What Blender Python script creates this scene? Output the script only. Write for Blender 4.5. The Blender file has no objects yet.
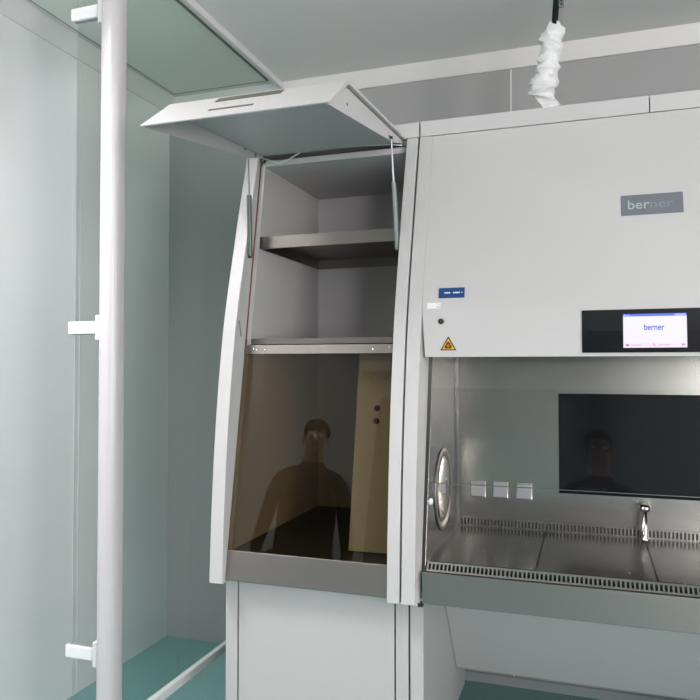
import bpy, bmesh, math, random
from math import sin, cos, pi, radians
from mathutils import Vector, Matrix
random.seed(7)
C = bpy.context.scene.collection
SC = bpy.context.scene

# ------------------------------------------------------------------ camera, world, lights, exposure
cam_data = bpy.data.cameras.new('camera')
cam_data.sensor_width = 36.0
cam_data.lens = 36.0 * 703 / 700
cam_data.clip_start = 0.01
cam = bpy.data.objects.new('camera', cam_data); C.objects.link(cam)
cam.location = (0, 0, 1.4)
cam.rotation_euler = (radians(91.3), 0, radians(18.85))
SC.camera = cam

world = bpy.data.worlds.new('world'); SC.world = world
world.use_nodes = True
bg = world.node_tree.nodes['Background']
bg.inputs['Color'].default_value = (0.80, 0.90, 1.0, 1)
bg.inputs['Strength'].default_value = 0.6

def area(name, loc, rot, sx, sy, power, col):
    l = bpy.data.lights.new(name, 'AREA'); l.shape = 'RECTANGLE'
    l.size = sx; l.size_y = sy; l.energy = power; l.color = col
    o = bpy.data.objects.new(name, l); C.objects.link(o)
    o.location = loc; o.rotation_euler = rot
    return o
# daylight through the right-hand window and an added rear fill for the ceiling
area('daylight_right', (2.66, -1.10, 1.60), (0, radians(106), 0), 1.5, 1.4, 82, (1.0, 0.915, 0.91))
area('rear_fill', (2.05, -2.66, 1.60), (radians(122), 0, 0), .9, 1.6, 66, (1.0, 0.97, 1.0))  # unseen fill, tilted up to brighten the ceiling

area('passage_fill', (-1.78, .85, 2.78), (0, 0, 0), .34, .7, 27, (1.0, 0.965, 1.0)).data.spread = radians(140)   # added fill for the passage walls, spread narrowed to spare the lid

SC.view_settings.view_transform = 'Standard'
SC.view_settings.look = 'None'
SC.view_settings.gamma = 1.0
SC.view_settings.use_curve_mapping = False
SC.view_settings.exposure = 0.60

# ------------------------------------------------------------------ materials
def principled(name, col, rough=0.5, metal=0.0, spec=0.5, emit=None, es=0.0, coat=0.0):
    m = bpy.data.materials.new(name); m.use_nodes = True
    b = m.node_tree.nodes['Principled BSDF']
    b.inputs['Base Color'].default_value = (*col, 1)
    b.inputs['Roughness'].default_value = rough
    b.inputs['Metallic'].default_value = metal
    b.inputs['Specular IOR Level'].default_value = spec
    b.inputs['Coat Weight'].default_value = coat
    if emit:
        b.inputs['Emission Color'].default_value = (*emit, 1)
        b.inputs['Emission Strength'].default_value = es
    return m

def vary(m, amount=0.05, scale=3.0, bump=0.0, bscale=60.0, stretch=(1, 1, 1)):
    """soft colour variation and optional bump on the base colour"""
    nt = m.node_tree; n = nt.nodes; b = n['Principled BSDF']
    tc = n.new('ShaderNodeTexCoord'); mp = n.new('ShaderNodeMapping')
    mp.inputs['Scale'].default_value = stretch
    nz = n.new('ShaderNodeTexNoise'); nz.inputs['Scale'].default_value = scale; nz.inputs['Detail'].default_value = 4
    nt.links.new(tc.outputs['Object'], mp.inputs['Vector']); nt.links.new(mp.outputs['Vector'], nz.inputs['Vector'])
    base = b.inputs['Base Color'].default_value[:3]
    mx = n.new('ShaderNodeMix'); mx.data_type = 'RGBA'
    mx.inputs[6].default_value = (*[c * (1 - amount) for c in base], 1)
    mx.inputs[7].default_value = (*[min(1, c * (1 + amount)) for c in base], 1)
    nt.links.new(nz.outputs['Fac'], mx.inputs[0]); nt.links.new(mx.outputs[2], b.inputs['Base Color'])
    if bump:
        n2 = n.new('ShaderNodeTexNoise'); n2.inputs['Scale'].default_value = bscale; n2.inputs['Detail'].default_value = 3
        nt.links.new(mp.outputs['Vector'], n2.inputs['Vector'])
        bp = n.new('ShaderNodeBump'); bp.inputs['Strength'].default_value = bump; bp.inputs['Distance'].default_value = 0.002
        nt.links.new(n2.outputs['Fac'], bp.inputs['Height']); nt.links.new(bp.outputs['Normal'], b.inputs['Normal'])
    return m

def steel(name, col, rough, stretch=(1, 20, 20), amt=0.08):
    m = principled(name, col, rough, 1.0)
    nt = m.node_tree; n = nt.nodes; b = n['Principled BSDF']
    tc = n.new('ShaderNodeTexCoord'); mp = n.new('ShaderNodeMapping'); mp.inputs['Scale'].default_value = stretch
    nz = n.new('ShaderNodeTexNoise'); nz.inputs['Scale'].default_value = 6; nz.inputs['Detail'].default_value = 6
    nt.links.new(tc.outputs['Object'], mp.inputs['Vector']); nt.links.new(mp.outputs['Vector'], nz.inputs['Vector'])
    mr = n.new('ShaderNodeMapRange'); mr.inputs[3].default_value = rough - amt * .5; mr.inputs[4].default_value = rough + amt * .5
    nt.links.new(nz.outputs['Fac'], mr.inputs[0]); nt.links.new(mr.outputs[0], b.inputs['Roughness'])
    bp = n.new('ShaderNodeBump'); bp.inputs['Strength'].default_value = 0.04; bp.inputs['Distance'].default_value = 0.0004
    nt.links.new(nz.outputs['Fac'], bp.inputs['Height']); nt.links.new(bp.outputs['Normal'], b.inputs['Normal'])
    return m

def glass(name, tint, refl_rough=0.0, ior=1.45, haze=0.0, haze_col=(.8, .85, .85)):
    """thin architectural pane: tinted transmission plus Fresnel reflection (and a diffuse veil for painted-in brightness)"""
    m = bpy.data.materials.new(name); m.use_nodes = True
    nt = m.node_tree; n = nt.nodes; n.clear()
    out = n.new('ShaderNodeOutputMaterial'); tr = n.new('ShaderNodeBsdfTransparent'); gl = n.new('ShaderNodeBsdfGlossy')
    tr.inputs['Color'].default_value = (*tint, 1); gl.inputs['Roughness'].default_value = refl_rough
    fr = n.new('ShaderNodeFresnel'); fr.inputs['IOR'].default_value = ior
    geo = n.new('ShaderNodeNewGeometry')
    mul = n.new('ShaderNodeMath'); mul.operation = 'MULTIPLY'; inv = n.new('ShaderNodeMath'); inv.operation = 'SUBTRACT'
    inv.inputs[0].default_value = 1.0; nt.links.new(geo.outputs['Backfacing'], inv.inputs[1])
    nt.links.new(fr.outputs[0], mul.inputs[0]); nt.links.new(inv.outputs[0], mul.inputs[1])
    mix = n.new('ShaderNodeMixShader'); nt.links.new(mul.outputs[0], mix.inputs[0])
    if haze:
        df = n.new('ShaderNodeBsdfDiffuse'); df.inputs['Color'].default_value = (*haze_col, 1)
        m2 = n.new('ShaderNodeMixShader'); m2.inputs[0].default_value = haze
        nt.links.new(tr.outputs[0], m2.inputs[1]); nt.links.new(df.outputs[0], m2.inputs[2])
        nt.links.new(m2.outputs[0], mix.inputs[1])
    else:
        nt.links.new(tr.outputs[0], mix.inputs[1])
    nt.links.new(gl.outputs[0], mix.inputs[2]); nt.links.new(mix.outputs[0], out.inputs[0])
    return m

M = {}
M['paint'] = vary(principled('white_powder_coat', (.49, .478, .472), .42), .015, 2.0, .03, 400)
M['paint2'] = vary(principled('white_base_coat', (.455, .445, .44), .42), .015, 2.0, .03, 400)
M['post'] = principled('post_white', (.51, .485, .495), .28)
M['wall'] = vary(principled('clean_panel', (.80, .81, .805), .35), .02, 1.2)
M['wall_shaded'] = vary(principled('clean_panel_shaded', (.375, .38, .372), .35), .02, 1.2)  # same panels as the left wall, dimmer light put into the colour
M['darkwall'] = principled('dark_grey_wall', (.20, .21, .23), .5)
M['ceil'] = vary(principled('ceiling_panel_paint', (.80, .81, .79), .5), .02, 1.0)
M['cove'] = principled('cove_white', (.74, .735, .72), .4)
M['greenpanel'] = vary(principled('green_ceiling_panel', (.80, .84, .78), .4), .03, 1.2)
M['greyline'] = principled('grey_gasket_and_shade', (.22, .25, .24), .5)
M['seam'] = principled('seam_dark', (.10, .095, .07), .6)
M['steel'] = steel('brushed_steel', (.33, .295, .283), .40)
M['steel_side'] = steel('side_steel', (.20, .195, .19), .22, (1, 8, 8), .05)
M['steel_grille'] = principled('grille_steel', (.26, .255, .24), .38, 1.0)
M['steel_in'] = steel('chamber_steel', (.50, .485, .445), .26, (1, 8, 8), .05)
M['steel_tray'] = steel('tray_steel', (.19, .185, .175), .25, (6, 3, 6), .10)
M['steel_warm'] = steel('shelf_steel', (.21, .195, .175), .40)
M['steel_and_shade'] = principled('dark_steel_and_shade', (.03, .03, .028), .5, .3)  # bolts' dark steel; shade painted in for the air well and compartment floor
M['backing'] = principled('slot_shade', (.07, .07, .065), .5, .5)
M['chrome'] = principled('chrome', (.80, .77, .74), .12, 1)
M['black'] = principled('black_gloss', (.006, .008, .009), .2, spec=.25)
M['rearwin'] = principled('black_rear_pane', (.008, .009, .010), .10, spec=.3)
M['blackplastic'] = principled('black_plastic', (.02, .02, .02), .4)
M['brown'] = principled('brown_gasket', (.16, .06, .045), .5)
M['socket'] = principled('socket_grey', (.42, .42, .45), .35, .2)
M['beige'] = principled('beige_panel', (.40, .40, .365), .5)
M['blue'] = principled('blue_label', (.004, .045, .17), .4)
M['orange'] = principled('orange_sign', (.66, .29, .01), .5)
M['ink'] = principled('black_ink', (.01, .01, .01), .5)
M['white'] = principled('white_ink', (.8, .82, .85), .5)
M['sticker'] = principled('sticker_white', (.74, .74, .73), .4)
M['greyprint'] = principled('grey_print', (.35, .35, .35), .5)
M['plate'] = principled('logo_plate_grey', (.17, .178, .205), .35, .3)
M['platetext'] = principled('logo_text_pale', (.38, .46, .49), .4)
M['platetext_fade'] = principled('logo_text_sheen_fade', (.20, .26, .28), .4)  # same lettering, its fading reflection put into a darker colour
M['screen'] = principled('screen_lit', (.1, .1, .1), .3, emit=(.86, .82, 1.0), es=.62)
M['screenblue'] = principled('screen_bar_lit', (.02, .05, .2), .3, emit=(.07, .12, .72), es=.69)
M['screentext'] = principled('screen_text_lit', (.02, .03, .2), .3, emit=(.05, .05, .35), es=.69)
M['screenred'] = principled('screen_icon_lit', (.3, .03, .03), .3, emit=(.65, .15, .22), es=.69)
M['screenpink'] = principled('screen_strip_lit', (.1, .1, .1), .3, emit=(.80, .66, .84), es=.69)
M['screengrey'] = principled('screen_small_lit', (.1, .1, .1), .3, emit=(.38, .33, .50), es=.69)
M['bag'] = principled('crumpled_plastic', (.76, .76, .76), .45)
M['tape'] = principled('strut_tube', (.24, .27, .26), .35, .7)
M['tubedark'] = principled('dark_strut_tube', (.10, .115, .105), .45, .4)
M['rodsteel'] = principled('strut_rod_steel', (.40, .40, .43), .35, .8)
M['cable'] = principled('clear_tubing', (.70, .73, .74), .3)
M['foot'] = principled('rubber_foot', (.02, .02, .02), .6)
M['rail'] = principled('rail_white', (.74, .74, .74), .3)
M['base'] = principled('baseboard_grey', (.30, .33, .34), .5)
M['slotgreen'] = principled('slot_hole', (.22, .25, .20), .6)
M['g_green'] = glass('green_glass', (.91, .945, .93), 0.0, 1.45)
M['g_door'] = glass('door_glass', (.985, .99, .99), 0.0, 1.45, haze=.04, haze_col=(.86, .88, .90))  # haze is painted-in brightness, whitening the view through the door
M['g_sash'] = glass('sash_glass', (.97, .975, .97), 0.0, 1.45)
M['g_brown'] = glass('brown_glass', (.69, .635, .53), 0.0, 1.5)
# floor: teal vinyl with fine speckle
fl = principled('teal_vinyl', (.135, .30, .28), .42)
nt = fl.node_tree; n = nt.nodes; b = n['Principled BSDF']
tc = n.new('ShaderNodeTexCoord'); nz = n.new('ShaderNodeTexNoise'); nz.inputs['Scale'].default_value = 160; nz.inputs['Detail'].default_value = 3
cr = n.new('ShaderNodeValToRGB'); cr.color_ramp.elements[0].position = .35; cr.color_ramp.elements[1].position = .65
cr.color_ramp.elements[0].color = (.13, .285, .27, 1); cr.color_ramp.elements[1].color = (.22, .41, .39, 1)
nt.links.new(tc.outputs['Object'], nz.inputs['Vector']); nt.links.new(nz.outputs['Fac'], cr.inputs[0]); nt.links.new(cr.outputs[0], b.inputs['Base Color'])
M['floor'] = fl

# ------------------------------------------------------------------ helpers
def obj(name, bm, mat, parent=None, bevel=0.0, smooth=False):
    me = bpy.data.meshes.new(name)
    bmesh.ops.recalc_face_normals(bm, faces=bm.faces)
    bm.to_mesh(me); bm.free()
    for m_ in (mat if isinstance(mat, (list, tuple)) else [mat]): me.materials.append(m_)
    if smooth:
        for p in me.polygons: p.use_smooth = True
    o = bpy.data.objects.new(name, me); C.objects.link(o)
    if parent is not None:
        o.parent = parent
        o.matrix_parent_inverse = Matrix.Translation(-world_loc(parent))
    if bevel:
        md = o.modifiers.new('bevel', 'BEVEL'); md.width = bevel; md.segments = 2; md.limit_method = 'ANGLE'; md.angle_limit = radians(40)
    return o
def world_loc(o):
    v = Vector(o.location) if o.parent is None else Vector((0, 0, 0))
    p = o
    while p.parent is not None:
        p = p.parent; v = Vector(p.location) if p.parent is None else v
    return v if o.parent is None else Vector((0, 0, 0))
# parts are modelled in world coordinates: a root's own offset is cancelled by matrix_parent_inverse,
# and sub-parts hang on parts whose own transform is identity.
def thing(name, label, cat, loc, group=None):
    o = bpy.data.objects.new(name, None); C.objects.link(o); o.location = loc
    o.empty_display_size = .05
    o['label'] = label; o['category'] = cat
    if group: o['group'] = group
    return o
def tag(o, label, cat, group=None):
    o['label'] = label; o['category'] = cat
    if group: o['group'] = group
    return o
def struct(name, bm, mat, bevel=0):
    o = obj(name, bm, mat, None, bevel); o['kind'] = 'structure'; return o
def B(): return bmesh.new()
def box(bm, x0, x1, y0, y1, z0, z1):
    v = [bm.verts.new(p) for p in ((x0,y0,z0),(x1,y0,z0),(x1,y1,z0),(x0,y1,z0),(x0,y0,z1),(x1,y0,z1),(x1,y1,z1),(x0,y1,z1))]
    for f in ((0,3,2,1),(4,5,6,7),(0,1,5,4),(1,2,6,5),(2,3,7,6),(3,0,4,7)): bm.faces.new([v[i] for i in f])
    return bm
def prism_x(bm, poly, x0, x1):
    """polygon of (y, z) extruded along x"""
    a = [bm.verts.new((x0, y, z)) for y, z in poly]; c = [bm.verts.new((x1, y, z)) for y, z in poly]
    k = len(poly)
    bm.faces.new(a); bm.faces.new(list(reversed(c)))
    for i in range(k): bm.faces.new((a[i], a[(i+1) % k], c[(i+1) % k], c[i]))
    return bm
def prism_n(bm, pts, nrm):
    """planar 3D polygon extruded by vector nrm"""
    nv = Vector(nrm); a = [bm.verts.new(p) for p in pts]; c = [bm.verts.new(Vector(p) + nv) for p in pts]
    k = len(pts); bm.faces.new(a); bm.faces.new(list(reversed(c)))
    for i in range(k): bm.faces.new((a[i], a[(i+1) % k], c[(i+1) % k], c[i]))
    return bm
def tube(bm, pts, r, seg=12, cap=True):
    pts = [Vector(p) for p in pts]; rs = r if isinstance(r, (list, tuple)) else [r] * len(pts)
    rings = []
    for i, p in enumerate(pts):
        d = (pts[min(i+1, len(pts)-1)] - pts[max(i-1, 0)]).normalized()
        up = Vector((0, 0, 1)) if abs(d.z) < .9 else Vector((1, 0, 0))
        s = d.cross(up).normalized(); t = d.cross(s).normalized()
        rings.append([bm.verts.new(p + (s * cos(2*pi*k/seg) + t * sin(2*pi*k/seg)) * rs[i]) for k in range(seg)])
    for a, c in zip(rings, rings[1:]):
        for k in range(seg): bm.faces.new((a[k], a[(k+1) % seg], c[(k+1) % seg], c[k]))
    if cap: bm.faces.new(rings[0]); bm.faces.new(list(reversed(rings[-1])))
    return bm
def lathe(bm, prof, org, axis='Z', seg=32):
    org = Vector(org); rings = []
    for r, h in prof:
        ring = []
        for k in range(seg):
            a = 2*pi*k/seg
            if axis == 'Z': v = Vector((r*cos(a), r*sin(a), h))
            elif axis == 'X': v = Vector((h, r*cos(a), r*sin(a)))
            else: v = Vector((r*cos(a), h, r*sin(a)))
            ring.append(bm.verts.new(org + v))
        rings.append(ring)
    for a, c in zip(rings, rings[1:]):
        for k in range(seg): bm.faces.new((a[k], a[(k+1) % seg], c[(k+1) % seg], c[k]))
    bm.faces.new(rings[0]); bm.faces.new(list(reversed(rings[-1])))
    return bm
def interp(T, z):
    if z <= T[0][0]: return T[0][1]
    for (a, p), (c, q) in zip(T, T[1:]):
        if z <= c: return p + (z-a)/(c-a)*(q-p)
    return T[-1][1]
SIDE = [(.705,2.0),(.9,2.009),(1.1,2.024),(1.3,2.047),(1.5,2.079),(1.6,2.101),(1.7,2.127),(1.95,2.195),(2.155,2.256),(2.21,2.272)]
def side_y(z): return interp(SIDE, z)
HOUS = [(1.427,2.082),(1.50,2.086),(1.56,2.094),(1.62,2.109),(1.70,2.129),(1.95,2.197),(2.155,2.258)]
def hous_y(z): return interp(HOUS, z)
def R(z): return 2.016 + (z - .705) * .178
def zs(a, c, k): return [a + (c-a)*i/k for i in range(k+1)]

# ------------------------------------------------------------------ the room
XL, XR, YB, YF, ZC = -2.09, 2.6, 3.177, -2.6, 2.80
struct('floor', box(B(), XL-.1, XR+.1, YF-.1, YB+.1, -.1, 0), M['floor'])
bm = B(); box(bm, XL-.1, XR+.1, YF-.1, YB+.1, ZC, ZC+.1)
struct('ceiling', bm, M['ceil'])
struct('wall_back', box(B(), XL-.1, XR+.1, YB, YB+.1, 0, ZC), M['wall_shaded'])
struct('wall_left', box(B(), XL-.1, XL, YF, YB, 0, ZC), M['wall'])
def wall_hole(axis, c0, c1, a0, a1, h0, h1, w0, w1):
    bm = B()
    for (p, q, r_, s) in ((a0, w0, 0, ZC), (w1, a1, 0, ZC), (w0, w1, 0, h0), (w0, w1, h1, ZC)):
        if axis == 'x': box(bm, c0, c1, p, q, r_, s)
        else: box(bm, p, q, c0, c1, r_, s)
    return bm
struct('wall_right', wall_hole('x', XR, XR+.1, YF, YB, .8, 2.4, -1.85, -.35), M['wall'])
struct('wall_front', wall_hole('y', YF-.1, YF, XL, XR, .8, 2.4, 1.6, 2.5), M['darkwall'])
def win_frame(axis, c, a0, a1, h0, h1, nm):
    bm = B(); t = .05; mid = (a0+a1)/2
    R_ = [(a0, a0+t, h0, h1), (a1-t, a1, h0, h1), (a0, a1, h0, h0+t), (a0, a1, h1-t, h1), (mid-t/2, mid+t/2, h0, h1)]
    for p, q, r_, s in R_:
        if axis == 'x': box(bm, c, c+.04, p, q, r_, s)
        else: box(bm, p, q, c, c+.04, r_, s)
    struct(nm, bm, M['cove'])
win_frame('x', XR+.02, -1.85, -.35, .8, 2.4, 'window_1')
win_frame('y', YF-.06, 1.6, 2.5, .8, 2.4, 'window_2')  # unseen window, added around the rear fill
# coved trim between wall and ceiling
bm = B(); prism_x(bm, [(YB-.035, ZC), (YB-.001, ZC), (YB-.001, 2.726), (YB-.008, 2.726)], XL, XR)
struct('trim_1', bm, M['cove'])
bm = B()
prism_n(bm, [(XL+.05, YF, ZC), (XL+.001, YF, ZC), (XL+.001, YF, 2.725), (XL+.008, YF, 2.725)], (0, YB-YF, 0))
struct('trim_2', bm, M['cove'])
struct('baseboard_back', box(B(), -1.43, XR, YB-.012, YB, 0, .04), M['base'])
# wall panel seams: fine recessed gaskets, part of the wall
bm = B()
for x in (-1.525, -.325, .875, 2.075): box(bm, x-.003, x+.003, YB-.0015, YB+.001, .04, 2.726)
struct('trim_3', bm, M['cove'])
bm = B()
for y in (2.47, 1.27, .07, -1.13):
    box(bm, XL-.001, XL+.0015, y-.002, y+.002, 0, 2.725); box(bm, XL-.001, XL+.0015, y+.028, y+.031, 0, 2.725)
struct('trim_4', bm, M['cove'])
bm = B(); box(bm, -.10, -.096, YF, YB-.04, ZC-.0015, ZC+.001); box(bm, 1.10, 1.104, YF, YB-.04, ZC-.0015, ZC+.001)
struct('trim_5', bm, M['cove'])

# green tinted ceiling panel above the glazed passage
cp = thing('ceiling_panel', 'pale green ceiling panel above the passage behind the glass partition', 'ceiling panel', (-1.74, 1.9, ZC-.006))
obj('panel', box(B(), -2.005, -1.485, .4, 3.085, ZC-.008, ZC), M['greenpanel'], cp)
bm = B()
for (a, c, d, e) in ((-2.011, -2.005, .394, 3.091), (-1.485, -1.479, .394, 3.091), (-2.011, -1.479, .394, .4), (-2.011, -1.479, 3.085, 3.091)):
    box(bm, a, c, d, e, ZC-.009, ZC)
obj('gasket', bm, M['greyline'], cp)

# ------------------------------------------------------------------ glass partition, post and door
XG = -1.435
gp = thing('glass_partition', 'fixed green-tinted glass partition with white post and rails, left of storage cabinet', 'glass partition', (XG, 2.5, 0))
obj('glass_pane', box(B(), XG-.004, XG+.004, 1.86, YB-.01, .245, ZC-.022), M['g_green'], gp)
obj('top_rail', box(B(), XG-.012, XG+.012, 1.87, YB-.003, ZC-.03, ZC), M['rail'], gp, .002)
obj('bottom_rail', box(B(), XG-.012, XG+.012, 1.87, YB-.003, .226, .258), M['rail'], gp, .003)
bm = B()
# round-cornered post section, extruded along z
sec = []
w, r_ = .036, .03
for cx, cy, a0 in ((w-r_, w-r_, 0), (-(w-r_), w-r_, 90), (-(w-r_), -(w-r_), 180), (w-r_, -(w-r_), 270)):
    for k in range(7):
        a = radians(a0 + 15*k); sec.append((XG+.012+cx+r_*cos(a), 1.850+cy+r_*sin(a), 0))
prism_n(bm, sec, (0, 0, ZC))
obj('post', bm, M['post'], gp)
YD = 1.872
gd = thing('glass_door', 'clear glass panel standing across the passage, held to the white post by three hinge arms', 'glass door', (-1.8, YD, 0))
obj('door_pane', box(B(), XL+.006, -1.583, YD-.004, YD+.004, .06, 2.70), M['g_door'], gd)
for z in (2.548, 1.523, .487):
    bm = B(); box(bm, -1.600, -1.496, YD-.014, YD+.014, z-.020, z+.020)
    h = obj('hinge', bm, M['rail'], gd, .003)
    bm = B(); box(bm, -1.496, -1.480, YD-.012, YD+.012, z-.040, z+.040)
    obj('hinge_plate', bm, M['cove'], h, .002)
    bm = B(); box(bm, -1.592, -1.502, YD-.006, YD+.006, z+.0195, z+.0225) if z < 1 else box(bm, -1.592, -1.502, YD-.006, YD+.006, z-.0225, z-.0195)
    obj('gap_shade', bm, M['greyline'], h)  # grey strip painted in for the shaded gap along the arm

# ------------------------------------------------------------------ storage cabinet (left)
YBK = 2.85
st = thing('storage_cabinet', 'white tall storage cabinet with raised lid and brown glass, left of the safety cabinet', 'cabinet', (-.845, 2.4, .70))
def side_panel(parent, x0, x1, chamf=0):
    zz = zs(.705, 2.155, 16)
    poly = [(side_y(z), z) for z in zz] + [(YBK, 2.155), (YBK, .705)]
    bm = B(); prism_x(bm, poly, x0, x1)
    return obj('side_panel', bm, M['paint'], parent, .0025)
side_panel(st, -1.160, -1.113)
side_panel(st, -.570, -.532)
obj('top_cap', box(B(), -1.16, -.531, 2.262, YBK, 2.158, 2.208), M['paint'], st, .002)
obj('back_panel', box(B(), -1.113, -.570, 2.825, YBK, .705, 2.155), M['paint'], st)
# inner liner: white upper compartment, lower one white too, its floor darkened for shade
def liner(z0, z1, mat, nm, lid_top, flr):
    bm = B(); poly = [(R(z)+.008, z) for z in zs(z0, z1, 5)] + [(2.804, z1), (2.804, z0)]
    prism_x(bm, poly, -1.1125, -1.101); prism_x(bm, poly, -.578, -.5705)
    box(bm, -1.101, -.578, 2.804, 2.824, z0, z1)
    if lid_top: box(bm, -1.101, -.578, R(2.12)+.01, 2.804, 2.115, 2.135)
    if flr: box(bm, -1.101, -.578, R(z0)+.012, 2.804, z0, z0+.012)
    obj(nm, bm, mat, st)
liner(1.4745, 2.135, M['paint'], 'upper_liner', True, False)
liner(.79, 1.4735, M['paint'], 'lower_liner', False, False)
obj('compartment_floor', box(B(), -1.101, -.578, R(.8)+.012, 2.804, .79, .805), M['steel_and_shade'], st)  # lower compartment's shade put into a near-black floor colour
bm = B(); prism_n(bm, [(-1.1125, R(1.47)-.002, 1.47), (-1.1085, R(1.47)-.002, 1.47), (-1.1085, R(2.13)-.002, 2.13), (-1.1125, R(2.13)-.002, 2.13)], (0, .008, 0))
obj('gasket', bm, M['brown'], st)
bm = B(); prism_n(bm, [(-1.1085, R(1.49)+.001, 1.49), (-1.094, R(1.49)+.001, 1.49), (-1.094, R(2.115)+.001, 2.115), (-1.1085, R(2.115)+.001, 2.115)], (0, .006, 0))
obj('edge_strip', bm, M['paint2'], st)
# steel shelf: top sheet with folded rim
bm = B(); y0 = 2.236
box(bm, -1.100, -.579, y0, 2.80, 1.852, 1.855)
box(bm, -1.100, -.579, y0, y0+.003, 1.813, 1.852)
box(bm, -1.100, -.579, 2.797, 2.80, 1.813, 1.852)
box(bm, -1.100, -1.097, y0+.003, 2.797, 1.813, 1.852); box(bm, -.582, -.579, y0+.003, 2.797, 1.813, 1.852)
box(bm, -1.097, -.582, y0+.003, y0+.016, 1.813, 1.816)
sh = obj('shelf', bm, M['steel_warm'], st)
bm = B(); box(bm, -1.100, -.579, 2.172, 2.80, 1.490, 1.493); box(bm, -1.100, -.579, 2.172, 2.175, 1.474, 1.490)
obj('lower_shelf', bm, M['steel_warm'], st)
bm = B(); prism_x(bm, [(R(1.44)-.004, 1.44), (R(1.47)-.004, 1.47), (R(1.47)+.014, 1.47), (R(1.44)+.014, 1.44)], -1.1125, -.5705)
cb = obj('crossbar', bm, M['steel_warm'], st, .001)
for x in (-1.078, -1.066, -1.035, -.655, -.600):
    z = 1.458 if x in (-1.078, -.600) else 1.453
    obj('rivet', lathe(B(), [(.004, 0), (.0035, -.0015), (.0015, -.0025)], (x, R(z)-.0042, z), 'Y', 12), M['chrome'], cb, smooth=True)
# brown glass front
bm = B(); prism_x(bm, [(R(.80), .80), (R(1.44), 1.44), (R(1.44)+.006, 1.44), (R(.80)+.006, .80)], -1.1125, -.5705)
obj('glass_front', bm, M['g_brown'], st)
bm = B(); prism_x(bm, [(R(.80)+.10, .812), (R(1.46)+.10, 1.46), (R(1.46)+.115, 1.46), (R(.80)+.115, .812)], -.733, -.579)
ip = obj('inner_panel', bm, M['beige'], st)
for z in (1.262, 1.220):
    obj('bolt', lathe(B(), [(.010, 0), (.010, -.004), (.006, -.007)], (-.662, R(z)+.100, z), 'Y', 16), M['steel_and_shade'], ip)
# steel bottom trim
bm = B(); prism_x(bm, [(2.022, .712), (2.020, .716), (R(.806)-.002, .806), (R(.806)+.012, .806), (2.034, .712)], -1.1125, -.5705)
obj('bottom_trim', bm, M['steel'], st, .001)
obj('bottom_panel', box(B(), -1.1125, -.5705, 2.04, 2.83, .712, .724), M['paint'], st)
# small oblong slot in the left panel
bm = B(); prism_x(bm, [(2.118, 1.500), (2.127, 1.500), (2.113, 1.552), (2.104, 1.552)], -1.1132, -1.1118)
obj('panel_slot', bm, M['slotgreen'], st)
# raised lid: one part with sub-parts
HY, HZ = 2.272, 2.165; KY, KZ = 1.682, 2.131; TY, TZ = 1.544, 2.026
def sheet(bm, a, c, th, x0, x1):
    d = (Vector((c[0]-a[0], c[1]-a[1]))).normalized(); n_ = Vector((d.y, -d.x)) * th   # towards the inside
    if n_.y > 0: n_ = -n_
    prism_x(bm, [a, c, (c[0]+n_.x, c[1]+n_.y), (a[0]+n_.x, a[1]+n_.y)], x0, x1)
bm = B(); prism_x(bm, [(HY, HZ), (KY, KZ), (TY, TZ), (TY+.006, TZ-.002), (KY+.006, KZ-.009), (HY, HZ-.008)], -1.108, -.578)
lid = obj('lid', bm, M['paint'], st, .0015)
def flange(x0, x1):
    bm = B(); prism_x(bm, [(HY-.006, HZ-.012), (KY+.012, KZ-.014), (TY+.012, TZ-.002), (TY+.03, TZ+.002), (2.15, 2.112), (2.235, 2.135), (HY-.006, 2.142)], x0, x1)
    return obj('side_flange', bm, M['paint'], lid, .001)
flange(-1.103, -1.099); flange(-.592, -.588)
bm = B(); sheet(bm, (HY-.02, HZ-.0155), (KY+.02, KZ-.0205), .004, -1.098, -.593)
obj('inner_skin', bm, M['paint2'], lid)
def lip(t): return (KY+(TY-KY)*t, KZ+(TZ-KZ)*t)
dn = Vector((KZ-TZ, -(KY-TY))).normalized()    # outward from the lip (towards viewer, up)
dn = Vector((-abs(dn.x), abs(dn.y)))
def lip_slot(x0, x1, t0, t1, m_):
    a, c = lip(t0), lip(t1); o_ = dn * .0012; i_ = dn * -.002
    bm = B(); prism_x(bm, [(a[0]+o_.x, a[1]+o_.y), (c[0]+o_.x, c[1]+o_.y), (c[0]+i_.x, c[1]+i_.y), (a[0]+i_.x, a[1]+i_.y)], x0, x1)
    return bm
obj('handle_slot', lip_slot(-.945, -.752, .07, .25, 0), M['seam'], lid)
obj('handle_slot', lip_slot(-.930, -.802, .63, .69, 0), M['seam'], lid)
for x, y, z in ((-.588, 1.70, 2.075), (-.588, 2.10, 2.118)): obj('screw', lathe(B(), [(.004, 0), (.004, .0008)], (x, y, z), 'X', 12), M['seam'], lid)
for y in (2.12, 2.20): obj('screw', lathe(B(), [(.006, 0), (.006, .0008)], (-1.099, y, 2.135), 'X', 12), M['seam'], lid)
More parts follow.
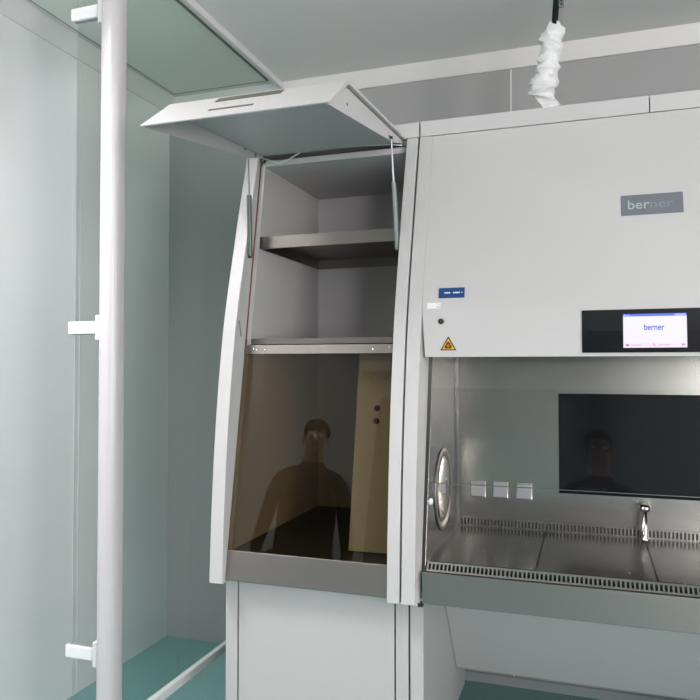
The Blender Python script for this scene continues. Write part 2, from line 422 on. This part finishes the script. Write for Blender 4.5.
# gas struts
def strut(x, top, mid, bot, mat, rad):
    s = obj('lid_strut', tube(B(), [mid, bot], rad, 14), mat, st, smooth=False)
    obj('strut_rod', tube(B(), [top, mid], .0034, 10), M['rodsteel'], s)
    obj('strut_joint', lathe(B(), [(.005, -.004), (.005, .004)], top, 'X', 14), M['blackplastic'], s)
    obj('strut_joint', lathe(B(), [(.0065, -.005), (.0065, .004)], bot, 'X', 14), M['blackplastic'], s)
    bm = B()
    for k in range(14):
        t = .1+.06*k; p = [mid[i]+(bot[i]-mid[i])*t for i in range(3)]
        box(bm, p[0]+.0045, p[0]+.0082, p[1]-.003, p[1]+.003, p[2]-.003, p[2]+.003)
    obj('strut_holes', bm, M['greyline'], s)
strut(-1.1045, (-1.107, 2.157, 2.122), (-1.1045, 2.162, 1.986), (-1.1045, 2.172, 1.778), M['tubedark'], .0085)
strut(-.5800, (-.582, 2.103, 2.112), (-.5800, 2.124, 1.978), (-.5800, 2.166, 1.772), M['tape'], .0072)
obj('hinge', box(B(), -1.112, -1.098, 2.262, 2.280, 2.128, 2.150), M['blackplastic'], st)
obj('hinge', box(B(), -.583, -.571, 2.262, 2.276, 2.134, 2.150), M['tape'], st)
bm = B(); tube(bm, [(-1.10, 2.263, 2.142), (-1.04, 2.262, 2.118), (-1.005, 2.262, 2.126), (-.955, 2.262, 2.150), (-.90, 2.26, 2.1515), (-.72, 2.26, 2.149), (-.62, 2.26, 2.142), (-.588, 2.262, 2.136)], .0022, 8)
obj('cable', bm, M['cable'], st, smooth=True)

# base cabinet below it
bc = thing('base_cabinet', 'white floor-standing base cabinet under the storage cabinet', 'cabinet', (-.83, 2.45, 0))
obj('side_panel', box(B(), -1.142, -1.100, 2.078, 2.80, .145, .7045), M['paint2'], bc, .0015)
obj('side_panel', box(B(), -.563, -.524, 2.078, 2.80, .145, .7045), M['paint2'], bc, .0015)
obj('door', box(B(), -1.094, -.568, 2.078, 2.098, .150, .7045), M['paint2'], bc, .0015)
bm = B(); box(bm, -1.100, -.563, 2.10, 2.80, .145, .165); box(bm, -1.100, -.563, 2.78, 2.80, .165, .70); box(bm, -1.100, -.563, 2.10, 2.78, .68, .70)
obj('carcass', bm, M['paint2'], bc)
for x in (-1.12, -.545):
    for y in (2.14, 2.74):
        obj('foot', lathe(B(), [(.02, 0), (.02, .02), (.008, .025), (.008, .145)], (x, y, 0), 'Z', 16), M['foot'], bc)

# ------------------------------------------------------------------ microbiological safety cabinet (right)
XA, XZ, XC = -.526, .860, .167
IL, IR = -.460, .794
bs = thing('safety_cabinet', 'large white laboratory safety cabinet with steel work chamber and lit touch screen', 'safety cabinet', (XC, 2.4, .70))
side_panel(bs, XA, -.484); side_panel(bs, .818, XZ)
obj('top_cap', box(B(), XA, .1725, 2.262, YBK, 2.158, 2.209), M['paint'], bs, .0015)
obj('top_cap', box(B(), .1755, XZ, 2.262, YBK, 2.158, 2.209), M['paint'], bs, .0015)
obj('back_panel', box(B(), -.484, .818, 2.80, YBK, .705, 2.155), M['paint'], bs)
# front housing sheet
zz = zs(1.427, 2.154, 20)
poly = [(hous_y(z), z) for z in zz] + [(hous_y(z)+.02, z) for z in reversed(zz)]
poly = poly[:21] + poly[21:41] + [(hous_y(1.43)+.02, 1.445), (hous_y(1.43)+.012, 1.427)]
bm = B()
def hx(z): return -.4835 + .0125*max(0, min(1, (1.58-z)/.153))
A_ = [bm.verts.new((hx(z), y, z)) for y, z in poly]; B_ = [bm.verts.new((2*XC-hx(z), y, z)) for y, z in poly]
bm.faces.new(A_); bm.faces.new(list(reversed(B_)))
for i in range(len(poly)):
    j = (i+1) % len(poly); bm.faces.new((A_[i], A_[j], B_[j], B_[i]))
obj('front_housing', bm, M['paint'], bs)
for s_ in (0, 1):       # bevelled inner edge of the side panels beside the opening
    bm = B(); rows = []
    for z in zs(.7055, 1.585, 20):
        k = max(0, min(1, (1.60-z)/.15))
        pts = [(-.4838, side_y(z)+.0015), (-.4838+.0115*k, max(side_y(z)+.004, (R(z)-.003)*k+(1-k)*side_y(z))), (-.4838, R(z))]
        rows.append([bm.verts.new(((x if not s_ else 2*XC-x), y, z)) for x, y in pts])
    for p, q in zip(rows, rows[1:]):
        for k in range(3): bm.faces.new((p[k], p[(k+1) % 3], q[(k+1) % 3], q[k]))
    bm.faces.new(rows[0]); bm.faces.new(list(reversed(rows[-1])))
    obj('edge_trim', bm, M['paint'], bs)
# stainless chamber
def chamber_side(x0, x1):
    poly = [(R(z)-.004, z) for z in zs(.806, 1.50, 6)] + [(2.548, 1.50), (2.548, .74), (2.03, .74), (2.03, .80)]
    return prism_x(B(), poly, x0, x1)
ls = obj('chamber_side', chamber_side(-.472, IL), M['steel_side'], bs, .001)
obj('chamber_side', chamber_side(IR, .806), M['steel_in'], bs, .001)
obj('chamber_back', box(B(), IL, IR, 2.536, 2.552, .74, 1.50), M['steel_in'], bs)
obj('chamber_ceiling', box(B(), IL, IR, 2.17, 2.536, 1.49, 1.50), M['steel_in'], bs)
obj('corner_strip', prism_x(B(), [(2.530, .83), (2.536, .83), (2.536, 1.49), (2.530, 1.49)], IL, IL+.006), M['chrome'], bs)
# white panel edge catching light beside the opening
# port ring on the left side wall
px, py, pz = IL, 2.290, .998
pr = obj('port_ring', lathe(B(), [(.134, 0), (.134, .003), (.130, .005), (.116, .005), (.112, .002), (.108, 0)], (px, py, pz), 'X', 48), M['steel'], ls, smooth=True)
obj('port_cover', lathe(B(), [(.106, 0), (.106, .003), (.098, .006), (.06, .009), (.01, .010)], (px, py, pz), 'X', 48), M['chrome'], pr, smooth=True)
obj('sash_knob', lathe(B(), [(.004, 0), (.004, .003), (.0085, .005), (.010, .009), (.008, .014), (.003, .016)], (IL-.0005, 2.064, .997), 'X', 20), M['white'], ls, smooth=True)
# dark pane in rear wall
rw = obj('rear_window', box(B(), -.104, .438, 2.531, 2.5365, .963, 1.305), M['rearwin'], bs, .001)
# socket covers
for x in (-.3805, -.303, -.2205):
    fr_ = obj('socket_cover', box(B(), x-.027, x+.027, 2.524, 2.536, .934, .992), M['chrome'], bs, .002)
    obj('socket_flap', box(B(), x-.0225, x+.0225, 2.520, 2.5245, .9385, .9875), M['socket'], fr_, .002)
# well under the work surface
bm = B(); box(bm, IL, IR, 2.02, 2.536, .752, .757); box(bm, IL, IR, 2.02, 2.024, .757, .80)
obj('air_well', bm, M['steel_and_shade'], bs)  # dark colour holds the shade inside the well
# work trays
ZT = .830
for k in range(4):
    a = (IL+.0125, -.1469, .1681, .4821)[k]; c = (-.1501, .1649, .4789, IR-.0125)[k]
    bm = B(); box(bm, a, c, 2.036, 2.526, ZT-.005, ZT)
    box(bm, a, c, 2.036, 2.0375, ZT-.024, ZT-.005); box(bm, a, c, 2.5245, 2.526, ZT-.024, ZT-.005)
    box(bm, a, a+.0015, 2.0375, 2.5245, ZT-.024, ZT-.005); box(bm, c-.0015, c, 2.0375, 2.5245, ZT-.024, ZT-.005)
    obj('work_tray', bm, M['steel_tray'], bs)
def ladder(x0, x1, y0, y1, z, pitch, bar, along='x', rim=.010, th=.004):
    bm = B(); 
    if along == 'x':
        box(bm, x0, x1, y0, y0+rim, z-th, z); box(bm, x0, x1, y1-rim, y1, z-th, z)
        k = int((x1-x0)/pitch)
        for i in range(k+1):
            x = x0 + (x1-x0-bar)*i/k; box(bm, x, x+bar, y0+rim, y1-rim, z-th, z)
    else:
        box(bm, x0, x0+rim, y0, y1, z-th, z); box(bm, x1-rim, x1, y0, y1, z-th, z)
        k = int((y1-y0)/pitch)
        for i in range(k+1):
            y = y0 + (y1-y0-bar)*i/k; box(bm, x0+rim, x1-rim, y, y+bar, z-th, z)
    return bm
# slotted air intake: sloping face between trim and trays
def slope_ladder(x0, x1, p0, p1, pitch, bar, rim, th):
    d = Vector((p1[0]-p0[0], p1[1]-p0[1])); L = d.length; d /= L; nn = Vector((d.y, -d.x))*th
    if nn.x < 0: nn = -nn
    def q(t): return (p0[0]+d.x*t, p0[1]+d.y*t)
    def strip(bm, xa, xb, t0, t1):
        a, c = q(t0), q(t1); prism_x(bm, [a, c, (c[0]+nn.x, c[1]+nn.y), (a[0]+nn.x, a[1]+nn.y)], xa, xb)
    bm = B(); strip(bm, x0, x1, 0, rim); strip(bm, x0, x1, L-rim, L)
    k = int((x1-x0)/pitch)
    for i in range(k+1):
        x = x0 + (x1-x0-bar)*i/k; strip(bm, x, x+bar, rim, L-rim)
    return bm
obj('front_grille', slope_ladder(IL+.006, IR-.006, (2.0115, .8065), (2.0335, ZT-.0015), .0117, .0050, .0060, .0008), M['steel_grille'], bs)
bm = slope_ladder(IL+.012, IR-.004, (2.5285, ZT+.0005), (2.5290, .860), .0117, .0055, .004, .002)
rg = obj('rear_grille', bm, M['steel_in'], bs)
obj('grille_shade_strip', box(B(), IL+.012, IR-.004, 2.5318, 2.5355, ZT+.001, .859), M['backing'], rg)  # dark strip supplies the shade seen through the slots
obj('side_grille', ladder(IL+.0005, IL+.0118, 2.040, 2.522, ZT, .021, .010, 'y', rim=.0022), M['steel_in'], bs)
obj('side_grille', ladder(IR-.0118, IR-.0005, 2.040, 2.522, ZT, .021, .010, 'y', rim=.0022), M['steel_in'], bs)
# front steel trim
bm = B(); prism_x(bm, [(2.000, .716), (2.000, .8055), (2.010, .8055), (2.010, .802), (2.006, .802), (2.006, .716)], -.463, .806)
box(bm, -.463, .806, 2.006, 2.30, .713, .719)
obj('front_trim', bm, M['steel'], bs, .0008)
obj('black_stop', box(B(), -.478, -.464, 2.006, 2.03, .702, .712), M['blackplastic'], bs)
# glass sash, partly lowered
za, zb = 1.052, 1.47
def S(z): return 2.135 + (z-1.427)*.168
bm = B(); prism_x(bm, [(S(za), za), (S(zb), zb), (S(zb)+.006, zb), (S(za)+.006, za)], IL+.001, IR-.001)
sash = obj('sash_glass', bm, M['g_sash'], bs)
obj('sash_edge', prism_x(B(), [(S(za)-.0005, za-.0015), (S(za)-.0005, za), (S(za)+.0065, za), (S(za)+.0065, za-.0015)], IL+.001, IR-.001), M['steel_in'], sash)
# plenum under the chamber
poly = [(2.30, .705), (2.300, .70), (2.406, .575), (2.618, .285), (2.80, .285), (2.80, .705)]
bm = B(); prism_x(bm, poly, -.4765, .8105)
obj('plenum', bm, M['paint'], bs, .002)
# gas tap at the rear of the work surface
bm = lathe(B(), [(.014, 0), (.014, .006), (.009, .010), (.0075, .050), (.0065, .095), (.008, .092), (.008, .096)], (.166, 2.487, .832), 'Z', 24)
tp = obj('gas_tap', bm, M['chrome'], bs, smooth=True)
obj('tap_knob', lathe(B(), [(.013, 0), (.018, .003), (.019, .012), (.015, .019), (.004, .021)], (.166, 2.487, .927), 'Z', 24), M['chrome'], tp, smooth=True)
obj('tap_spout', tube(B(), [(.166, 2.487, .920), (.160, 2.478, .905), (.157, 2.474, .87), (.156, 2.474, .855)], .0045, 10), M['chrome'], tp, smooth=True)

# control panel, logo and labels on the housing
def decal(name, x0, x1, z0, z1, th, mat, parent, lift=0.0, steps=4, bevel=0):
    zz = zs(z0, z1, steps)
    poly = [(hous_y(z)-lift-th, z) for z in zz] + [(hous_y(z)-lift+.0005, z) for z in reversed(zz)]
    return obj(name, prism_x(B(), poly, x0, x1), mat, parent, bevel)
cp_ = decal('control_panel', -.021, .355, 1.437, 1.557, .004, M['black'], bs, bevel=.001)
scr = decal('screen', .0875, .2475, 1.450, 1.5435, .0012, M['screen'], cp_, .004)
L2 = .0052
decal('status_bar', .0875, .2475, 1.5365, 1.5435, .0006, M['screenblue'], scr, L2)
decal('icon_strip', .0875, .2475, 1.450, 1.4635, .0004, M['screenpink'], scr, L2)
decal('icon', .094, .101, 1.455, 1.4595, .0004, M['screentext'], scr, L2+.0004)
decal('icon', .107, .133, 1.4563, 1.4582, .0004, M['screengrey'], scr, L2+.0004)
def slant(x, z, s):
    y = hous_y(z)-L2-.0009
    return prism_n(B(), [(x-s, y, z+s), (x-s+.0025, y, z+s), (x+s, y, z-s), (x+s-.0025, y, z-s)], (0, .0006, 0))
obj('icon', slant(.166, 1.4575, .0045), M['screenred'], scr)
decal('icon', .176, .205, 1.4563, 1.4580, .0004, M['screengrey'], scr, L2+.0004)
decal('icon', .234, .242, 1.4545, 1.4605, .0004, M['screengrey'], scr, L2+.0004)
decal('small_text', .218, .246, 1.5393, 1.5412, .0004, M['screen'], scr, L2+.0006)

def text_mesh(name, s, size, xc, zc, yfun, mat, parent, width=None, ext=.0003, left=None, bold=0.0, spacing=1.0):
    cu = bpy.data.curves.new(name, 'FONT'); cu.body = s; cu.size = size; cu.extrude = ext
    cu.align_x = 'LEFT'; cu.offset = bold; cu.space_character = spacing; cu.resolution_u = 4
    o = bpy.data.objects.new(name, cu); C.objects.link(o)
    dg = bpy.context.evaluated_depsgraph_get(); dg.update()
    me = bpy.data.meshes.new_from_object(o.evaluated_get(dg)); bpy.data.objects.remove(o)
    xs = [v.co.x for v in me.vertices]; ys = [v.co.y for v in me.vertices]
    w0 = max(xs)-min(xs); k = 1.0 if width is None else width/w0
    for v in me.vertices:
        x = (v.co.x-min(xs))*k; zl = v.co.y - 0.0; d = v.co.z
        X = (left if left is not None else xc - w0*k/2) + x; Z = zc + zl
        v.co = (X, yfun(Z)-d, Z)
    me.materials.clear(); me.materials.append(mat)
    ob = bpy.data.objects.new(name, me); C.objects.link(ob); ob.parent = parent
    if parent.parent is None: ob.matrix_parent_inverse = Matrix.Translation(-Vector(parent.location))
    return ob
text_mesh('screen_text', 'berner', .0235, .1665, 1.4985, lambda z: hous_y(z)-L2-.0006, M['screentext'], scr, width=.051, bold=.0003)
text_mesh('status_text', 'Berner', .0055, 0, 1.5382, lambda z: hous_y(z)-L2-.001, M['screen'], scr, left=.089, width=.016)
# logo plate
lp = decal('logo_plate', .088, .2525, 1.8325, 1.8945, .0015, M['plate'], bs)
text_mesh('logo_text', 'ber', .039, 0, 1.8515, lambda z: hous_y(z)-.0019, M['platetext'], lp, left=.107, width=.057)
text_mesh('logo_text', 'ner', .039, 0, 1.8515, lambda z: hous_y(z)-.0019, M['platetext_fade'], lp, left=.1665, width=.060)
# blue unit label
bl = decal('blue_label', -.4345, -.3555, 1.6055, 1.637, .0012, M['blue'], bs)
bm = B()
xx = -.4165
for w_ in (.004, .005, .006, 0, .0, .003, .004, .005, .004, 0, .002):
    if w_:
        y = hous_y(1.6215)-.0017
        box(bm, xx, xx+w_, y-.0004, y+.0004, 1.6195, 1.6235)
    xx += w_+.0012 if w_ else .004
obj('label_text', bm, M['white'], bl)
dl = decal('data_label', -.468, -.427, 1.574, 1.592, .0006, M['sticker'], bs)
bm = B()
for i, (a, c) in enumerate(((-.440, -.434), (-.432, -.426), (-.440, -.431), (-.437, -.427))):
    z = 1.588 - i*.004; y = hous_y(z)-.0009; box(bm, a, c, y-.0003, y+.0003, z, z+.0015)
obj('label_text', bm, M['greyprint'], dl)
lk = obj('lock', lathe(B(), [(.0085, .003), (.0085, -.003), (.007, -.004)], (-.4235, hous_y(1.534)-.001, 1.534), 'Y', 24), M['blackplastic'], bs)
bm = B(); y = hous_y(1.534)-.0052; box(bm, -.4243, -.4227, y-.0003, y+.0006, 1.530, 1.538)
obj('keyhole', bm, M['chrome'], lk)
# biohazard warning triangle
def tri(bm, xc, z0, z1, hw, lift, th):
    pts = [(xc-hw, z0), (xc+hw, z0), (xc, z1)]
    prism_n(bm, [(x, hous_y(1.465)-lift-(1.465-z)*-.12*0, z) for x, z in pts], (0, th, 0)); return bm
yb = hous_y(1.465)
ws = obj('warning_sign', tri(B(), -.4005, 1.4465, 1.4885, .0245, .0022, .004), M['ink'], bs)
obj('sign_field', tri(B(), -.4005, 1.4495, 1.4830, .0193, .0026, .0008), M['orange'], ws)
bm = B(); cxs, czs = -.4005, 1.4605
def ring(bm, cx, cz, ro, ri, a0, a1, y):
    k = 14; o_ = []; i_ = []
    for j in range(k+1):
        a = radians(a0+(a1-a0)*j/k); o_.append((cx+ro*cos(a), y, cz+ro*sin(a))); i_.append((cx+ri*cos(a), y, cz+ri*sin(a)))
    for j in range(k): prism_n(bm, [o_[j], o_[j+1], i_[j+1], i_[j]], (0, .0003, 0))
for a in (90, 210, 330):
    ring(bm, cxs+.0056*cos(radians(a)), czs+.0056*sin(radians(a)), .0058, .0020, a-140, a+140, yb-.0030)
ring(bm, cxs, czs, .0068, .0040, 0, 360, yb-.0031)
lathe(bm, [(.0016, 0), (.0016, -.0004)], (cxs, yb-.0028, czs), 'Y', 10)
obj('hazard_symbol', bm, M['ink'], ws)

# base stand of the safety cabinet
sd = thing('cabinet_stand', 'white side panels carrying the safety cabinet, right of the base cabinet', 'stand', (XC, 2.45, 0))
obj('side_panel', box(B(), -.518, -.4775, 2.078, 2.80, .145, .7045), M['paint2'], sd, .0015)
obj('side_panel', box(B(), .8115, .852, 2.078, 2.80, .145, .7045), M['paint2'], sd, .0015)
for x in (-.498, .832):
    for y in (2.14, 2.74):
        obj('foot', lathe(B(), [(.02, 0), (.02, .02), (.008, .025), (.008, .145)], (x, y, 0), 'Z', 16), M['foot'], sd)

# ------------------------------------------------------------------ rod and crumpled bag hanging from the ceiling
rd = thing('ceiling_rod', 'black rod with silver bracket hanging from the ceiling above the safety cabinet', 'rod', (-.12, 2.5, ZC))
obj('rod', tube(B(), [(-.084, 2.5, ZC-.002), (-.101, 2.5, 2.66), (-.113, 2.5, 2.50), (-.130, 2.5, 2.40)], .011, 12), M['black'], rd)
bm = B(); box(bm, -.093, -.076, 2.492, 2.498, 2.632, ZC)
br = obj('bracket', bm, M['tape'], rd)
for z in (2.642, 2.655, 2.68, 2.70): obj('bracket_hole', lathe(B(), [(.0035, 0), (.0035, -.001)], (-.084, 2.492, z), 'Y', 10), M['ink'], br)
# bag: crumpled sleeve, centreline from mouth to bottom: (x, z, half width)
cl = [(-.110, 2.590, .012), (-.112, 2.578, .022), (-.112, 2.560, .036), (-.115, 2.53, .040), (-.119, 2.50, .040), (-.125, 2.47, .041), (-.131, 2.44, .042), (-.138, 2.41, .045), (-.144, 2.385, .049), (-.149, 2.365, .050), (-.151, 2.352, .047), (-.146, 2.346, .040), (-.138, 2.338, .033), (-.135, 2.32, .034), (-.133, 2.30, .032), (-.131, 2.288, .024), (-.130, 2.285, .010)]
bm = B(); seg = 40; rings = []
rows = []
for (a, c) in zip(cl, cl[1:]):
    for j in range(4):
        t = j/4; rows.append([a[i]+(c[i]-a[i])*t for i in range(3)])
rows.append(list(cl[-1]))
folds = [(random.uniform(0, 2*pi), random.uniform(2.30, 2.575), random.uniform(-.02, .02), random.uniform(.004, .009), random.uniform(.7, 1.5)) for _ in range(30)]
CR = ((34, .5, 0.4, .010), (47, -.5, 2.1, .009), (23, 1.5, 1.0, .006), (75, 1, .3, .005))
for i, (x, z, r) in enumerate(rows):
    ring_ = []
    for k in range(seg):
        a = 2*pi*k/seg; rr = r
        for fa, fz, sl, am, wd in folds:      # sharp creases running part-way round the sleeve
            da = (a-fa+pi) % (2*pi) - pi
            if abs(da) < wd: rr += am*(1-abs(da)/wd)*max(0, 1-abs(z-fz-sl*da)/.014) * (1 if fa < 3.6 else -1)
        for fz, ga, ph, am in CR: rr += am*(1-abs(sin(fz*z+ga*a+ph)))**3 - am*.3
        rr *= 1 + .04*sin(2*a+z*12)
        ring_.append(bm.verts.new((x+rr*cos(a), 2.5+.72*rr*sin(a), z)))
    rings.append(ring_)
for a, c in zip(rings, rings[1:]):
    for k in range(seg): bm.faces.new((a[k], a[(k+1) % seg], c[(k+1) % seg], c[k]))
bm.faces.new(list(reversed(rings[-1])))
bag = obj('plastic_bag', bm, M['bag'], None, smooth=False)
tag(bag, 'crumpled white plastic bag wrapped around the black ceiling rod', 'bag')

# ------------------------------------------------------------------ people seen only in the reflections
def hex3(*c): return c
M['skin'] = principled('skin', (.46, .27, .20), .5)
M['jacket'] = vary(principled('dark_jacket', (.012, .014, .018), .8), .2, 12)
M['trousers'] = principled('dark_trousers', (.03, .035, .05), .8)
M['shoe'] = principled('black_shoe', (.01, .01, .01), .5)
M['hair'] = principled('dark_hair', (.015, .010, .008), .6)
M['eye'] = principled('eye_white', (.7, .7, .7), .3)
M['phone'] = principled('pale_phone', (.45, .43, .50), .35)

def person(label, loc, rotz, wrists, scale=1.0, glasses=False, bulk=1.0):
    V = []; E = []; RD = []
    def add(p, r, par=None):
        V.append(p); RD.append(r if isinstance(r, tuple) else (r, r))
        if par is not None: E.append((par, len(V)-1))
        return len(V)-1
    pel = add((0, 0, .95), (.155, .11))
    sp = add((0, .005, 1.12), (.145*bulk, .105), pel)
    ch = add((0, 0, 1.30), (.165*bulk, .115), sp)
    uc = add((0, -.01, 1.43), (.12, .085), ch)
    nk = add((0, 0, 1.54), (.072, .070), uc)
    h1 = add((0, .03, 1.61), (.062, .078), nk)
    h2 = add((0, .03, 1.68), (.074, .092), h1)
    h3 = add((0, .02, 1.75), (.070, .085), h2)
    h4 = add((0, .01, 1.79), (.045, .055), h3)
    ns = add((0, .125, 1.665), (.012, .012), h2)
    for s, wr in zip((-1, 1), wrists):
        sh_ = add((s*.17, -.01, 1.44), .062, uc)
        s2 = add((s*.21, -.01, 1.38), .056, sh_)
        w_ = Vector(wr); mid = (Vector((s*.21, -.01, 1.38)) + w_)/2
        el = add(tuple(mid + Vector((s*.07, -.04, -.14))), .042, s2)
        wi = add(tuple(w_), .027, el)
        d = Vector((-s*.35, .35, .85)).normalized()
        pl_ = add(tuple(w_ + d*.045), (.034, .018), wi)
        side = Vector((s*.0, 1, 0)).cross(d).normalized()
        for q, (off, ln) in enumerate(((-.024, .060), (-.008, .068), (.008, .064), (.024, .050))):
            base_ = w_ + d*.075 + side*off
            f1 = add(tuple(base_), .0095, pl_)
            f2 = add(tuple(base_ + d*ln*.55 + Vector((-s*.008, .004, 0))), .0085, f1)
            add(tuple(base_ + d*ln*.80 + Vector((-s*.024, .006, 0))), .0075, f2)
        t1 = add(tuple(w_ + d*.035 - side*.035), .011, pl_)
        add(tuple(w_ + d*.070 - side*.050 + Vector((-s*.006, 0, 0))), .009, t1)
    for s in (-1, 1):
        hp_ = add((s*.095, 0, .86), .092, pel)
        kn = add((s*.105, .02, .50), .060, hp_)
        an = add((s*.11, -.02, .10), .042, kn)
        ft = add((s*.115, .06, .045), .040, an)
        add((s*.12, .16, .038), .034, ft)
    me = bpy.data.meshes.new('person_body')
    me.from_pydata([tuple(Vector(v)*scale) for v in V], E, [])
    o = bpy.data.objects.new('tmp_person', me); C.objects.link(o)
    sk = o.modifiers.new('skin', 'SKIN')
    for i, r in enumerate(RD):
        me.skin_vertices[0].data[i].radius = (r[0]*scale, r[1]*scale)
    me.skin_vertices[0].data[0].use_root = True
    ss = o.modifiers.new('sub', 'SUBSURF'); ss.levels = 2; ss.render_levels = 2
    dg = bpy.context.evaluated_depsgraph_get(); dg.update()
    bme = bpy.data.meshes.new_from_object(o.evaluated_get(dg)); bpy.data.objects.remove(o)
    for m_ in (M['jacket'], M['skin'], M['trousers'], M['shoe']): bme.materials.append(m_)
    wv = [Vector(w_)*scale for w_ in wrists]
    for p in bme.polygons:
        p.use_smooth = True; c = p.center
        if c.z > 1.53*scale and abs(c.x) < .13*scale: p.material_index = 1
        elif any((c-w_).length < .20*scale and c.z > w_.z-.005 for w_ in wv) and c.y > .12: p.material_index = 1
        elif c.z < .10*scale: p.material_index = 3
        elif c.z < .93*scale: p.material_index = 2
    root = thing('person', label, 'person', loc); root.rotation_euler = (0, 0, rotz)
    def par(o_): o_.parent = root; return o_
    b_ = bpy.data.objects.new('body', bme); C.objects.link(b_); par(b_)
    # hair cap
    bm = B(); bmesh.ops.create_uvsphere(bm, u_segments=24, v_segments=16, radius=1)
    for v in bm.verts: v.co = Vector((v.co.x*.088, v.co.y*.106 + .008, v.co.z*.085 + 1.742))*scale
    dele = [v for v in bm.verts if v.co.z < (1.70 if v.co.y < .03 else 1.735)*scale]
    bmesh.ops.delete(bm, geom=dele, context='VERTS')
    par(obj('hair', bm, M['hair'], smooth=True))
    for s in (-1, 1):
        bm = B(); bmesh.ops.create_uvsphere(bm, u_segments=12, v_segments=8, radius=.012*scale, matrix=Matrix.Translation(Vector((s*.032, .112, 1.690))*scale))
        par(obj('eye', bm, M['eye'], smooth=True))
    for s in (-1, 1):
        bm = B(); bmesh.ops.create_uvsphere(bm, u_segments=12, v_segments=8, radius=.022*scale, matrix=Matrix.Translation(Vector((s*.080, .02, 1.675))*scale) @ Matrix.Diagonal((.4, .8, 1.4, 1)))
        par(obj('ear', bm, M['skin'], smooth=True))
    if glasses:
        bm = B()
        for s in (-1, 1):
            pts = [Vector((s*.034+.025*cos(a), .132, 1.690+.020*sin(a)))*scale for a in [2*pi*k/16 for k in range(17)]]
            tube(bm, pts, .0025, 6, False)
            tube(bm, [Vector((s*.058, .13, 1.695))*scale, Vector((s*.085, .03, 1.695))*scale], .0025, 6)
        tube(bm, [Vector((-.009, .134, 1.693))*scale, Vector((.009, .134, 1.693))*scale], .0025, 6)
        par(obj('glasses', bm, M['blackplastic']))
    return root
person('person in dark jacket and glasses holding up a phone, facing the cabinets', (.045, -.30, 0), radians(-2),
       [(-.115, .20, 1.30), (.09, .20, 1.30)], 1.0, glasses=True)
person('person in dark clothes standing behind the glass door with arms lowered', (-1.66, .05, 0), radians(-20),
       [(-.22, .06, .86), (.22, .06, .86)], .985, bulk=1.3)
ph = tag(obj('phone', box(B(), -.075, .085, -.040, -.031, 1.345, 1.425), M['phone'], None, .003), 'pale phone held up in both hands by the person with glasses', 'phone')
